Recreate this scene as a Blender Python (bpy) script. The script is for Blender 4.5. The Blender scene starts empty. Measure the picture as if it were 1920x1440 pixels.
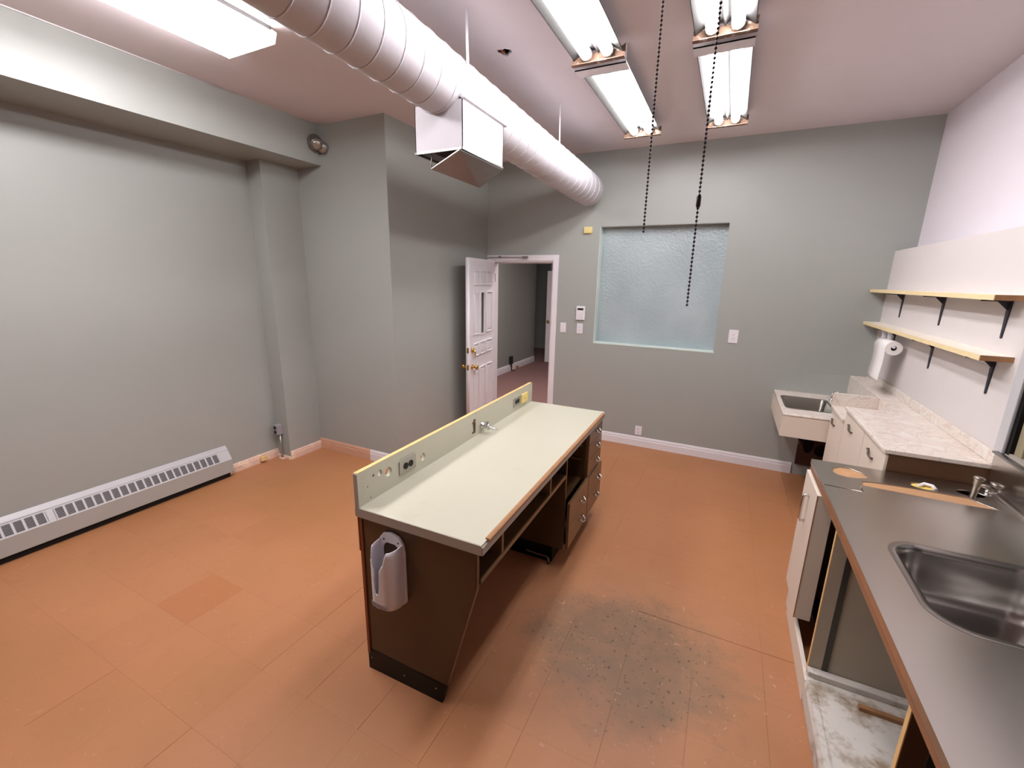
import bpy, bmesh, math, random
from mathutils import Vector, Matrix
random.seed(7)
scene = bpy.context.scene
C = scene.collection

# ------------------------------------------------------------------ camera, world, exposure
CAMH = 1.8241
yaw, pitch, roll, FPX = -0.4537, -0.2376, 0.0198, 815.66
fwd = Vector((math.sin(yaw)*math.cos(pitch), math.cos(yaw)*math.cos(pitch), math.sin(pitch)))
rgt = Vector((math.cos(yaw), -math.sin(yaw), 0)); up = rgt.cross(fwd)
r2 = math.cos(roll)*rgt + math.sin(roll)*up
u2 = -math.sin(roll)*rgt + math.cos(roll)*up
cam = bpy.data.cameras.new('camera'); camo = bpy.data.objects.new('camera', cam); C.objects.link(camo)
M = Matrix((r2, u2, -fwd)).transposed().to_4x4(); M.translation = Vector((0, 0, CAMH))
camo.matrix_world = M
cam.sensor_fit = 'HORIZONTAL'; cam.sensor_width = 36; cam.lens = FPX/1920*36; cam.clip_start = 0.02
scene.camera = camo
w = bpy.data.worlds.new('world'); scene.world = w; w.use_nodes = True
w.node_tree.nodes['Background'].inputs[0].default_value = (0.6, 0.62, 0.65, 1)
w.node_tree.nodes['Background'].inputs[1].default_value = 0.3
vs = scene.view_settings
vs.view_transform = 'Standard'; vs.look = 'None'; vs.gamma = 1; vs.use_curve_mapping = False
vs.exposure = 0.55
TUBE = 23.5      # emission strength of the fluorescent tubes
DIFF = 20.0       # emission strength of the acrylic diffuser
TUBECOL = (1.0, 0.965, 0.985)

# room dimensions (metres)
D = 4.823; CE = 3.12; XL = -3.99; XL2 = -3.796; XC = -2.72; YC = 3.09; XB = -3.48; ZB = 2.787
XR = 1.328; XW = 1.19; YBACK = -4.4

# ------------------------------------------------------------------ helpers
def S(r, g, b):
    f = lambda c: (c/255/12.92) if c/255 <= .04045 else ((c/255+.055)/1.055)**2.4
    return (f(r), f(g), f(b), 1)

def mat(name, col, rough=.5, metal=0., var=0., vscale=6., bump=0., bscale=80., spec=.5, emis=None, estr=0., trans=0., coat=0., wear=None, wscale=5., wamt=(.55, .62), aniso=None):
    m = bpy.data.materials.new(name); m.use_nodes = True
    nt = m.node_tree; N = nt.nodes; L = nt.links
    b = N['Principled BSDF']
    b.inputs['Base Color'].default_value = col; b.inputs['Roughness'].default_value = rough
    b.inputs['Metallic'].default_value = metal; b.inputs['Specular IOR Level'].default_value = spec
    b.inputs['Transmission Weight'].default_value = trans; b.inputs['Coat Weight'].default_value = coat
    if emis:
        b.inputs['Emission Color'].default_value = emis; b.inputs['Emission Strength'].default_value = estr
    geo = N.new('ShaderNodeNewGeometry')
    out = None
    if var or wear:
        n = N.new('ShaderNodeTexNoise'); n.inputs['Scale'].default_value = vscale; n.inputs['Detail'].default_value = 4
        L.new(geo.outputs['Position'], n.inputs['Vector'])
        mx = N.new('ShaderNodeMix'); mx.data_type = 'RGBA'
        mx.inputs['A'].default_value = tuple(c*(1-var) for c in col[:3])+(1,)
        mx.inputs['B'].default_value = tuple(min(1, c*(1+var)) for c in col[:3])+(1,)
        L.new(n.outputs['Fac'], mx.inputs['Factor']); out = mx.outputs['Result']
        if wear:
            n2 = N.new('ShaderNodeTexNoise'); n2.inputs['Scale'].default_value = wscale; n2.inputs['Detail'].default_value = 8
            n2.inputs['Roughness'].default_value = .65
            L.new(geo.outputs['Position'], n2.inputs['Vector'])
            mr = N.new('ShaderNodeMapRange'); mr.inputs['From Min'].default_value = wamt[0]; mr.inputs['From Max'].default_value = wamt[1]
            L.new(n2.outputs['Fac'], mr.inputs['Value'])
            m2 = N.new('ShaderNodeMix'); m2.data_type = 'RGBA'
            L.new(mr.outputs['Result'], m2.inputs['Factor']); L.new(out, m2.inputs['A']); m2.inputs['B'].default_value = wear
            out = m2.outputs['Result']
        L.new(out, b.inputs['Base Color'])
    if bump:
        nb = N.new('ShaderNodeTexNoise'); nb.inputs['Scale'].default_value = bscale; nb.inputs['Detail'].default_value = 3
        if aniso:
            mp = N.new('ShaderNodeMapping'); mp.inputs['Scale'].default_value = aniso
            L.new(geo.outputs['Position'], mp.inputs['Vector']); L.new(mp.outputs['Vector'], nb.inputs['Vector'])
        else:
            L.new(geo.outputs['Position'], nb.inputs['Vector'])
        bp = N.new('ShaderNodeBump'); bp.inputs['Strength'].default_value = bump; bp.inputs['Distance'].default_value = .01
        L.new(nb.outputs['Fac'], bp.inputs['Height']); L.new(bp.outputs['Normal'], b.inputs['Normal'])
    return m

M_ = {}
M_['wall'] = mat('grey_green_paint', S(160, 163, 158), .38, var=.02, bump=.06, bscale=160)
M_['ceil'] = mat('white_ceiling_paint', S(222, 213, 216), .75, var=.02, bump=.05, bscale=60)
M_['white'] = mat('white_trim_paint', S(226, 222, 226), .4, var=.02, bump=.03, bscale=40)
M_['board_wall'] = mat('white_board_paint', S(210, 203, 201), .6, var=.02, bump=.05, bscale=120)
M_['white_wall'] = mat('white_wall_paint', S(224, 217, 223), .6, var=.02, bump=.05, bscale=120)
M_['rawwood'] = mat('raw_pinkish_base', S(222, 190, 172), .7, var=.1, vscale=14, bump=.15, bscale=40, wear=S(236, 214, 186), wscale=9)
M_['orangewood'] = mat('orange_smeared_base', S(206, 160, 134), .6, var=.08, vscale=10, bump=.1, bscale=40)
M_['heater'] = mat('grey_enamel', S(170, 168, 162), .4, var=.02)
M_['heater_lt'] = mat('pale_grey_enamel', S(186, 184, 186), .4, var=.02)
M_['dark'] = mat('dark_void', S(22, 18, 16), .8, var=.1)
M_['black'] = mat('black_laminate', S(9, 8, 8), .4, var=.1, spec=.25)
M_['cream'] = mat('cream_laminate', S(188, 186, 168), .35, var=.04, vscale=3, wear=S(176, 172, 152), wscale=6, wamt=(.6, .85))
M_['cream_edge'] = mat('dimmed_cream_edge', S(168, 160, 150), .45, var=.04)  # bench cream greyed, the edges' weaker light put into the colour
M_['shelfedge'] = mat('cream_shelf_edge', S(230, 210, 164), .55, var=.06, vscale=20)
M_['edgewood'] = mat('dull_edge_wood', S(142, 98, 70), .55, var=.12, vscale=25)
M_['darkred'] = mat('dark_red_brown_board', S(64, 30, 20), .6, var=.2, vscale=18)
M_['ply'] = mat('yellow_plywood_edge', S(226, 188, 128), .6, var=.12, vscale=30)
M_['wood'] = mat('bare_wood', S(188, 146, 106), .55, var=.15, vscale=25)
M_['brownwood'] = mat('brown_wood_strip', S(160, 116, 78), .6, var=.2, vscale=30)
M_['brown'] = mat('brown_laminate', S(74, 53, 31), .32, var=.06, vscale=4)
M_['brown2'] = mat('brown_drawer_front', S(112, 84, 58), .32, var=.06, vscale=5)
M_['redbrown'] = mat('reddish_raw_board', S(140, 74, 40), .6, var=.12, vscale=18)
M_['dkbrown'] = mat('dark_brown_board', S(88, 58, 34), .5, var=.1, vscale=14)
M_['chrome'] = mat('chrome', S(215, 215, 215), .16, 1.)
M_['dullmetal'] = mat('dull_metal', S(150, 142, 132), .38, .9, var=.12, vscale=40)
M_['brass'] = mat('brass', S(206, 168, 96), .22, 1.)
M_['plate'] = mat('steel_plate', S(168, 164, 156), .35, .8, var=.05)
M_['plastic'] = mat('white_plastic', S(228, 224, 230), .35)
M_['plastic_grey'] = mat('grey_plastic', S(150, 146, 150), .5)
M_['yellow'] = mat('yellow_plastic', S(232, 208, 128), .45, var=.04)
M_['sensor'] = mat('cream_plastic', S(224, 206, 140), .45, var=.04)
M_['screen'] = mat('dark_display', S(40, 42, 40), .25)
M_['duct'] = mat('white_painted_duct', S(198, 195, 201), .5, var=.03, bump=.05, bscale=50)
M_['galv'] = mat('galvanised_steel', S(146, 143, 139), .32, .9, var=.08, vscale=20)
M_['lampdark'] = mat('darkened_lamp_enamel', S(50, 49, 48), .5, spec=.2)  # white enamel painted dark grey to hold down the tubes' glare
M_['rust'] = mat('rusty_plate', S(120, 92, 74), .6, .3, var=.3, vscale=40, wear=S(196, 178, 160), wscale=22)
M_['tube'] = mat('lit_fluorescent_tube', (1, 1, 1, 1), .4, emis=TUBECOL+(1,), estr=TUBE)
M_['tubecap'] = mat('tube_cap', S(190, 186, 180), .4, .6)
M_['diff'] = mat('lit_acrylic_diffuser', (.9, .9, .88, 1), .4, emis=TUBECOL+(1,), estr=DIFF)
M_['diffend'] = mat('acrylic_end', S(232, 226, 206), .45, emis=(1, .95, .82, 1), estr=.35)
M_['corrlamp'] = mat('corridor_lamp', (1, 1, 1, 1), .4, emis=(1, .88, .86, 1), estr=46.0)
M_['chain'] = mat('dark_bead_chain', S(58, 46, 56), .35, .6)
M_['lam'] = mat('white_laminate', S(220, 208, 194), .45, var=.03)
M_['lam_in'] = mat('putty_laminate', S(178, 168, 150), .5, var=.04)
M_['dirty'] = mat('dirty_white_board', S(214, 208, 200), .6, var=.06, vscale=5, wear=S(150, 132, 108), wscale=8, wamt=(.5, .66))
M_['track'] = mat('shelf_track_metal', S(74, 70, 64), .4, .6)
M_['iron'] = mat('black_iron', S(58, 56, 64), .45, .3)
M_['paper'] = mat('paper_towel', S(238, 234, 232), .9, bump=.2, bscale=120)
M_['shelf'] = mat('white_shelf', S(236, 228, 214), .5, var=.02)
M_['acryl'] = mat('clear_acrylic', (.80, .86, .84, 1), .06)
M_['acryl'].node_tree.nodes['Principled BSDF'].inputs['Alpha'].default_value = .05
M_['doorglass'] = mat('shade_tinted_glass', S(72, 75, 70), .25)  # glass darkened, the shade on the wall behind put into its colour
M_['doorglass'].node_tree.nodes['Principled BSDF'].inputs['Alpha'].default_value = .6
M_['foam'] = mat('yellow_foam', S(226, 198, 110), .8, var=.2, vscale=50)
M_['mauve'] = mat('mauve_carpet', S(126, 94, 90), .85, var=.06, bump=.1, bscale=200)
M_['corr'] = mat('corridor_paint', S(140, 142, 136), .6, var=.02)
M_['tan'] = mat('tan_blind', S(146, 134, 108), .6, var=.08)
M_['handle'] = mat('dark_bronze_pull', S(92, 78, 68), .4, .3)

# stainless steel: brushed
def steel():
    m = mat('stainless_steel', S(200, 194, 188), .27, 1., var=.03, vscale=3, bump=.02, bscale=30, aniso=(2, 40, 40))
    return m
M_['steel'] = steel()
M_['bowl'] = mat('sink_steel', S(168, 164, 161), .24, 1., var=.02)
M_['basin'] = mat('basin_steel', S(150, 148, 142), .3, 1., var=.03)

# marble laminate
def marble():
    m = mat('marble_laminate', S(232, 222, 214), .35)
    nt = m.node_tree; N = nt.nodes; L = nt.links; b = N['Principled BSDF']
    g = N.new('ShaderNodeNewGeometry')
    n = N.new('ShaderNodeTexNoise'); n.inputs['Scale'].default_value = 7; n.inputs['Detail'].default_value = 6; n.inputs['Distortion'].default_value = 2.2
    L.new(g.outputs['Position'], n.inputs['Vector'])
    cr = N.new('ShaderNodeValToRGB'); e = cr.color_ramp
    e.elements[0].position = .3; e.elements[0].color = S(224, 219, 212)
    e.elements[1].position = .78; e.elements[1].color = S(228, 224, 217)
    for p_, c_ in ((.45, S(222, 214, 204)), (.5, S(206, 188, 178)), (.55, S(224, 216, 206)), (.63, S(218, 204, 194))):
        x = e.elements.new(p_); x.color = c_
    L.new(n.outputs['Fac'], cr.inputs['Fac']); L.new(cr.outputs['Color'], b.inputs['Base Color'])
    return m
M_['marble'] = marble()

# painted tile floor: orange paint, worn through to grey speckled tile in a patch
def floor_mat(name, use_obj):
    m = bpy.data.materials.new(name); m.use_nodes = True
    nt = m.node_tree; N = nt.nodes; L = nt.links; b = N['Principled BSDF']
    b.inputs['Roughness'].default_value = .5; b.inputs['Specular IOR Level'].default_value = .35
    g = N.new('ShaderNodeNewGeometry')
    def noise(scale, detail=4, dist=0, rough=.5):
        n = N.new('ShaderNodeTexNoise'); n.inputs['Scale'].default_value = scale; n.inputs['Detail'].default_value = detail
        n.inputs['Distortion'].default_value = dist; n.inputs['Roughness'].default_value = rough
        L.new(g.outputs['Position'], n.inputs['Vector']); return n.outputs['Fac']
    def math_(op, a, b_=None, clamp=False):
        n = N.new('ShaderNodeMath'); n.operation = op; n.use_clamp = clamp
        for i, v in enumerate((a, b_)):
            if v is None: continue
            if isinstance(v, (int, float)): n.inputs[i].default_value = v
            else: L.new(v, n.inputs[i])
        return n.outputs[0]
    def mrange(v, a, b_, c=0., d=1.):
        n = N.new('ShaderNodeMapRange'); n.inputs['From Min'].default_value = a; n.inputs['From Max'].default_value = b_
        n.inputs['To Min'].default_value = c; n.inputs['To Max'].default_value = d
        L.new(v, n.inputs['Value']); return n.outputs['Result']
    def mix(f, a, b_, mode='MIX'):
        n = N.new('ShaderNodeMix'); n.data_type = 'RGBA'; n.blend_type = mode
        for k, v in (('Factor', f), ('A', a), ('B', b_)):
            if isinstance(v, (int, float)): n.inputs[k].default_value = v
            elif isinstance(v, tuple): n.inputs[k].default_value = v
            else: L.new(v, n.inputs[k])
        return n.outputs['Result']
    base = mix(noise(1.1, 3), S(166, 112, 75), S(182, 125, 86))
    base = mix(mrange(noise(.8, 2), .5, .7), base, S(166, 114, 73))
    base = mix(mrange(noise(9, 6, .5, .7), .56, .75, 0, .35), base, S(154, 102, 69))
    # worn patch, its own shape
    sp = N.new('ShaderNodeSeparateXYZ'); L.new(g.outputs['Position'], sp.inputs[0])
    dx = math_('MULTIPLY', math_('SUBTRACT', sp.outputs['X'], -.25), 1/.50)
    dy = math_('MULTIPLY', math_('SUBTRACT', sp.outputs['Y'], 1.90), 1/.42)
    r = math_('SQRT', math_('ADD', math_('MULTIPLY', dx, dx), math_('MULTIPLY', dy, dy)))
    rn = math_('ADD', r, math_('MULTIPLY', math_('SUBTRACT', noise(5, 6, .3, .65), .5), 1.3))
    worn = mrange(rn, .6, 1.15, 1, 0)
    halo = mrange(math_('ADD', r, math_('MULTIPLY', math_('SUBTRACT', noise(4, 5), .5), 1.4)), 1.0, 1.9, .55, 0)
    base = mix(halo, base, S(184, 132, 98))
    grey = mix(noise(12, 5), S(124, 103, 80), S(164, 122, 93))
    col = mix(worn, base, grey)
    spk = mrange(noise(46, 2), .635, .675)
    col = mix(math_('MULTIPLY', math_('MULTIPLY', spk, worn), .75), col, S(84, 68, 56))
    scuff = mrange(noise(15, 4, 2.5), .66, .71)
    col = mix(math_('MULTIPLY', scuff, math_('ADD', math_('MULTIPLY', halo, .6), .12)), col, S(222, 184, 156))
    if use_obj:
        oi = N.new('ShaderNodeObjectInfo')
        col = mix(1.0, col, oi.outputs['Color'], 'MULTIPLY')
    L.new(col, b.inputs['Base Color'])
    bp = N.new('ShaderNodeBump'); bp.inputs['Strength'].default_value = .08; bp.inputs['Distance'].default_value = .01
    L.new(noise(40, 3), bp.inputs['Height']); L.new(bp.outputs['Normal'], b.inputs['Normal'])
    return m
M_['tile'] = floor_mat('painted_floor_tile', True)
M_['floor'] = floor_mat('painted_floor', False)

# frosted glass of the inner window
def frosted():
    m = bpy.data.materials.new('textured_frosted_glass'); m.use_nodes = True
    nt = m.node_tree; N = nt.nodes; L = nt.links; b = N['Principled BSDF']
    b.inputs['Roughness'].default_value = .13; b.inputs['Transmission Weight'].default_value = .2
    g = N.new('ShaderNodeNewGeometry')
    n = N.new('ShaderNodeTexNoise'); n.inputs['Scale'].default_value = 2.2; n.inputs['Detail'].default_value = 6
    L.new(g.outputs['Position'], n.inputs['Vector'])
    mx = N.new('ShaderNodeMix'); mx.data_type = 'RGBA'; mx.inputs['A'].default_value = S(158, 174, 178); mx.inputs['B'].default_value = S(204, 218, 222)
    L.new(n.outputs['Fac'], mx.inputs['Factor']); L.new(mx.outputs['Result'], b.inputs['Base Color'])
    n2 = N.new('ShaderNodeTexNoise'); n2.inputs['Scale'].default_value = 45; n2.inputs['Detail'].default_value = 3
    L.new(g.outputs['Position'], n2.inputs['Vector'])
    bp = N.new('ShaderNodeBump'); bp.inputs['Strength'].default_value = .5; bp.inputs['Distance'].default_value = .01
    L.new(n2.outputs['Fac'], bp.inputs['Height']); L.new(bp.outputs['Normal'], b.inputs['Normal'])
    return m
M_['frost'] = frosted()

# ---- geometry helpers
def bx(bm, x0, y0, z0, x1, y1, z1, mi=0):
    vs_ = [bm.verts.new(p) for p in ((x0,y0,z0),(x1,y0,z0),(x1,y1,z0),(x0,y1,z0),(x0,y0,z1),(x1,y0,z1),(x1,y1,z1),(x0,y1,z1))]
    for q in ((0,3,2,1),(4,5,6,7),(0,1,5,4),(1,2,6,5),(2,3,7,6),(3,0,4,7)):
        f = bm.faces.new([vs_[i] for i in q]); f.material_index = mi
    return vs_
def box(*a):
    bm = bmesh.new(); bx(bm, *a); return bm
def boxes(*l):
    bm = bmesh.new()
    for a in l: bx(bm, *a)
    return bm
def prism(bm, pts, f, t0, t1, mi=0):
    """polygon pts (a,b) extruded from t0 to t1; f(a,b,t)->xyz"""
    A = [bm.verts.new(f(a, b, t0)) for a, b in pts]; B = [bm.verts.new(f(a, b, t1)) for a, b in pts]
    n = len(pts)
    fs = [bm.faces.new(A), bm.faces.new(B[::-1])]
    for i in range(n): fs.append(bm.faces.new((A[i], B[i], B[(i+1) % n], A[(i+1) % n])))
    for q in fs: q.material_index = mi
    bmesh.ops.recalc_face_normals(bm, faces=bm.faces)
    return bm
XY = lambda a, b, t: (a, b, t)
XZ = lambda a, b, t: (a, t, b)
YZ = lambda a, b, t: (t, a, b)
def pr(pts, f, t0, t1): return prism(bmesh.new(), pts, f, t0, t1)
def circ(cx, cy, r, n=20, ry=None): return [(cx+r*math.cos(2*math.pi*i/n), cy+(ry or r)*math.sin(2*math.pi*i/n)) for i in range(n)]
def rrect(x0, y0, x1, y1, r, n=5):
    P = []
    for cx, cy, a0 in ((x1-r, y1-r, 0), (x0+r, y1-r, 90), (x0+r, y0+r, 180), (x1-r, y0+r, 270)):
        for i in range(n+1):
            a = math.radians(a0+90*i/n); P.append((cx+r*math.cos(a), cy+r*math.sin(a)))
    return P
def plate(outline, holes, f, t0, t1):
    """flat plate with real holes; returns bmesh"""
    cu = bpy.data.curves.new('tmp', 'CURVE'); cu.dimensions = '2D'; cu.fill_mode = 'BOTH'; cu.extrude = .5
    for pts in [outline]+list(holes):
        s = cu.splines.new('POLY'); s.points.add(len(pts)-1); s.use_cyclic_u = True
        for q, (a, b) in zip(s.points, pts): q.co = (a, b, 0, 1)
    o = bpy.data.objects.new('tmp', cu); C.objects.link(o)
    bpy.context.view_layer.update()
    me = bpy.data.meshes.new_from_object(o.evaluated_get(bpy.context.evaluated_depsgraph_get()))
    bpy.data.objects.remove(o); bpy.data.curves.remove(cu)
    bm = bmesh.new(); bm.from_mesh(me); bpy.data.meshes.remove(me)
    for v in bm.verts: v.co = Vector(f(v.co.x, v.co.y, t0 if v.co.z < 0 else t1))
    bmesh.ops.remove_doubles(bm, verts=bm.verts, dist=1e-6)
    bmesh.ops.recalc_face_normals(bm, faces=bm.faces)
    return bm
def tube(bm, pts, r, n=8, caps=True, mi=0):
    P = [Vector(p) for p in pts]; rings = []
    t = (P[1]-P[0]).normalized()
    a = Vector((0, 0, 1)) if abs(t.z) < .9 else Vector((1, 0, 0))
    u = t.cross(a).normalized()
    for i, p in enumerate(P):
        t = (P[min(i+1, len(P)-1)]-P[max(i-1, 0)]).normalized()
        u = (u-t*u.dot(t)).normalized(); v = t.cross(u)
        rr = r[i] if isinstance(r, (list, tuple)) else r
        rings.append([bm.verts.new(p+(u*math.cos(2*math.pi*k/n)+v*math.sin(2*math.pi*k/n))*rr) for k in range(n)])
    for A, B in zip(rings, rings[1:]):
        for k in range(n):
            q = bm.faces.new((A[k], A[(k+1) % n], B[(k+1) % n], B[k])); q.smooth = True; q.material_index = mi
    if caps:
        bm.faces.new(rings[0][::-1]).material_index = mi; bm.faces.new(rings[-1]).material_index = mi
    bmesh.ops.recalc_face_normals(bm, faces=bm.faces)
    return bm
def tb(pts, r, n=8): return tube(bmesh.new(), pts, r, n)
def lathe(bm, prof, org, axis=(0, 0, 1), n=16):
    """prof: (r, h) along axis"""
    ax = Vector(axis).normalized(); a = Vector((1, 0, 0)) if abs(ax.x) < .9 else Vector((0, 1, 0))
    u = ax.cross(a).normalized(); v = ax.cross(u); o = Vector(org); rings = []
    for r, h in prof:
        rings.append([bm.verts.new(o+ax*h+(u*math.cos(2*math.pi*k/n)+v*math.sin(2*math.pi*k/n))*max(r, 1e-4)) for k in range(n)])
    for A, B in zip(rings, rings[1:]):
        for k in range(n):
            q = bm.faces.new((A[k], A[(k+1) % n], B[(k+1) % n], B[k])); q.smooth = True
    bm.faces.new(rings[0][::-1]); bm.faces.new(rings[-1])
    bmesh.ops.recalc_face_normals(bm, faces=bm.faces)
    return bm
def lt(*a, **k): return lathe(bmesh.new(), *a, **k)
def obj(name, bm, m, parent=None, bevel=0, mats=None, smooth=False):
    me = bpy.data.meshes.new(name); bm.to_mesh(me); bm.free()
    for q in (mats or [m]): me.materials.append(M_[q])
    if smooth:
        for f in me.polygons: f.use_smooth = True
    o = bpy.data.objects.new(name, me); C.objects.link(o)
    if parent: o.parent = parent
    if bevel:
        b = o.modifiers.new('bevel', 'BEVEL'); b.width = bevel; b.segments = 2; b.limit_method = 'ANGLE'; b.angle_limit = math.radians(40)
    return o
def thing(name, label, cat, loc=(0, 0, 0), rz=0, group=None):
    o = bpy.data.objects.new(name, None); C.objects.link(o); o.location = loc; o.rotation_euler = (0, 0, rz)
    o.empty_display_size = .05
    return tag(o, label, cat, group)
def tag(o, label, cat, group=None):
    o['label'] = label; o['category'] = cat
    if group: o['group'] = group
    return o
def struct(name, bm, m, label, cat=None, **k):
    o = obj(name, bm, m, **k); o['kind'] = 'structure'; o['label'] = label; o['category'] = cat or name.split('_')[0]
    return o
def sthing(name, label, cat):
    o = thing(name, label, cat); o['kind'] = 'structure'; return o

# ------------------------------------------------------------------ room shell
T = .305
fl = struct('floor', boxes((XL-.1, YBACK, -.06, XR+.1, D+.12, -.003), (XL-.1, YBACK, -.003, XR+.1, 1.305-3*T, 0), (-2.385+11*T, 1.305-3*T, -.003, XR+.1, D, 0)), 'floor', 'orange painted tile floor with a worn grey patch', 'floor')
tile_mesh = {}
def tile_me(sx, sy):
    k = (round(sx, 3), round(sy, 3))
    if k not in tile_mesh:
        bm = box(0, 0, -.003, sx, sy, 0); me = bpy.data.meshes.new('tile'); bm.to_mesh(me); bm.free(); me.materials.append(M_['tile']); tile_mesh[k] = me
    return tile_mesh[k]
for i in range(-6, 11):
    for j in range(-3, 12):
        x0, y0 = -2.385+i*T, 1.305+j*T
        x1, y1 = min(x0+T, -2.385+11*T), min(y0+T, D)
        x0 = max(x0, XL)
        if x1-x0 < .02 or y1-y0 < .02: continue
        if x1 < XC and y0 > YC: continue
        g = .0005; gy = .003 if (j == 2 and i in (7, 8, 9)) else (.0014 if random.random() < .03 else g)
        gx = .0014 if random.random() < .03 else g
        t = bpy.data.objects.new('tile', tile_me(x1-x0-gx, y1-y0-gy)); C.objects.link(t); t.parent = fl
        t.location = (x0, y0, 0)
        v = 1+random.uniform(-.016, .016); c = [v, v*(1+random.uniform(-.006, .006)), v*(1+random.uniform(-.01, .01))]
        if (i, j) == (-1, -1): c = [.95, .87, .8]
        if (i, j) in ((-4, 1), (-3, 1)): c = [1.04, 1.02, 1.04]
        if (i, j) in ((-5, 0), (-2, 1)): c = [.97, .955, .94]
        t.color = (c[0], c[1], c[2], 1)

# ceiling with a ragged hole
rag = [(-1.374+(.042+.012*math.sin(k*2.3)+.006*math.cos(k*5.1))*math.cos(k*2*math.pi/18), 2.62+(.042+.010*math.sin(k*1.7))*math.sin(k*2*math.pi/18)) for k in range(18)]
ce = struct('ceiling', plate([(XL-.1, YBACK-.1), (XR+.1, YBACK-.1), (XR+.1, D+.12), (XL-.1, D+.12)], [rag], XY, CE, CE+.02), 'ceil', 'white painted ceiling with a ragged hole')
obj('ceiling_void', boxes((-1.55, 2.45, CE+.12, -1.2, 2.8, CE+.14), (-1.55, 2.45, CE+.02, -1.53, 2.8, CE+.12), (-1.22, 2.45, CE+.02, -1.2, 2.8, CE+.12), (-1.53, 2.45, CE+.02, -1.22, 2.47, CE+.12), (-1.53, 2.78, CE+.02, -1.22, 2.8, CE+.12)), 'dark', ce)
obj('broken_lath', boxes((-1.43, 2.60, CE+.012, -1.37, 2.612, CE+.03), (-1.39, 2.59, CE+.008, -1.378, 2.65, CE+.02)), 'redbrown', ce)

DX0, DX1, DZ = -2.655, -1.852, 2.03            # door opening
WX0, WX1, WZ0, WZ1 = -1.334, -.087, 1.140, 2.383    # inner window
struct('wall_far', plate([(XC-.2, 0), (DX0, 0), (DX0, DZ), (DX1, DZ), (DX1, 0), (XR+.1, 0), (XR+.1, CE), (XC-.2, CE)],
       [[(WX0, WZ0), (WX1, WZ0), (WX1, WZ1), (WX0, WZ1)]], XZ, D, D+.14), 'wall', 'grey far wall with door opening and inner window', 'wall')
struct('wall_left', boxes((XL-.1, YBACK, 0, XL, 2.71, CE), (XL-.1, 2.71, 0, XL2, YC, CE)), 'wall', 'grey left wall with a stepped pipe chase', 'wall')
struct('wall_column', box(XL-.1, YC, 0, XC, D+.14, CE), 'wall', 'grey projecting corner block beside the open door', 'wall')
struct('wall_beam', box(XL, YBACK, ZB, XB, YC, CE), 'wall', 'boxed grey beam under the ceiling along the left wall', 'beam')
tl = tb([(XB+.004, .7, CE-.004), (XB+.004, 1.5, CE-.003), (XB+.004, 2.35, CE-.004)], .004, 6)
struct('trim_1', tl, 'white', 'thin white caulk line on top of the beam', 'trim')
struct('wall_right', boxes((XR, YBACK, 2.11, XR+.1, D+.14, CE)), 'white_wall', 'white upper right wall', 'wall')
WY0, WY1 = .9, 2.62   # steel-framed opening on the right
struct('wall_right_lower', plate([(YBACK, 0), (D, 0), (D, 2.11), (YBACK, 2.11)], [[(WY0, 1.10), (2.69, 1.10), (2.69, 1.9), (WY0, 1.9)]], YZ, XW, XR+.1), 'board_wall', 'white furred-out lower right wall behind the shelves', 'wall')
struct('wall_back', box(XL-.1, YBACK-.1, 0, XR+.1, YBACK, CE), 'wall', 'grey wall behind the viewer', 'wall')

def baseboard(name, p0, p1, nrm, m, label, h=.112, parent=None):
    p0, p1, n = Vector(p0), Vector(p1), Vector(nrm)
    prof = [(0, 0), (.015, 0), (.015, h*.66), (.011, h*.72), (.013, h*.80), (.010, h*.9), (.006, h), (0, h)]
    bm = bmesh.new()
    d = (p1-p0)
    f = lambda a, b, t: tuple(p0+d*t+n*a+Vector((0, 0, b)))
    prism(bm, prof, f, 0, 1)
    if parent: return obj(name, bm, m, parent)
    return struct(name, bm, m, label, 'baseboard')
bl = baseboard('baseboard_left', (XL, 2.2, 0), (XL, 2.71, 0), (1, 0, 0), 'rawwood', 'raw pinkish baseboard beside the wall heater', h=.085)
baseboard('baseboard_piece', (XL2, 2.71, 0), (XL2, YC, 0), (1, 0, 0), 'rawwood', '', h=.085, parent=bl)
baseboard('baseboard_piece', (XL2, 2.71, 0), (XL, 2.71, 0), (0, -1, 0), 'rawwood', '', h=.03, parent=bl)
bc = baseboard('baseboard_column', (-3.086, YC, 0), (XC, YC, 0), (0, -1, 0), 'white', 'baseboard of the corner block, half white and half orange-smeared')
baseboard('smeared_piece', (XL2, YC, 0), (-3.086, YC, 0), (0, -1, 0), 'orangewood', '', parent=bc)
baseboard('side_piece', (XC, YC, 0), (XC, D, 0), (1, 0, 0), 'white', '', parent=bc)
baseboard('baseboard_far', (-1.79, D, 0), (.74, D, 0), (0, -1, 0), 'white', 'white moulded baseboard along the far wall')

# corridor beyond the door
cf = struct('floor_corridor', box(-5, D+.12, -.05, 2, 11, 0), 'mauve', 'mauve floor of the room beyond the door', 'floor')
struct('wall_corridor_left', box(-4.0, D+.14, 0, -3.85, 9.0, 2.8), 'corr', 'grey wall seen through the door opening', 'wall')
baseboard('baseboard_corridor', (-3.85, D+.14, 0), (-3.85, 9.0, 0), (1, 0, 0), 'white', 'white baseboard of the room beyond the door', h=.13)
struct('wall_corridor_far', boxes((-3.55, 9.09, 0, 2, 9.2, 2.8), (-5, 10.9, 0, -3.4, 11, 2.8), (-5, 9.0, 0, -4.9, 11, 2.8), (-3.5, 9.2, 0, -3.4, 11, 2.8)), 'corr', 'end wall of the room beyond the door', 'wall')
struct('wall_corridor_right', box(1.6, D+.14, 0, 1.7, 9.1, 2.8), 'corr', 'right wall of the room beyond the door', 'wall')
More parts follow.
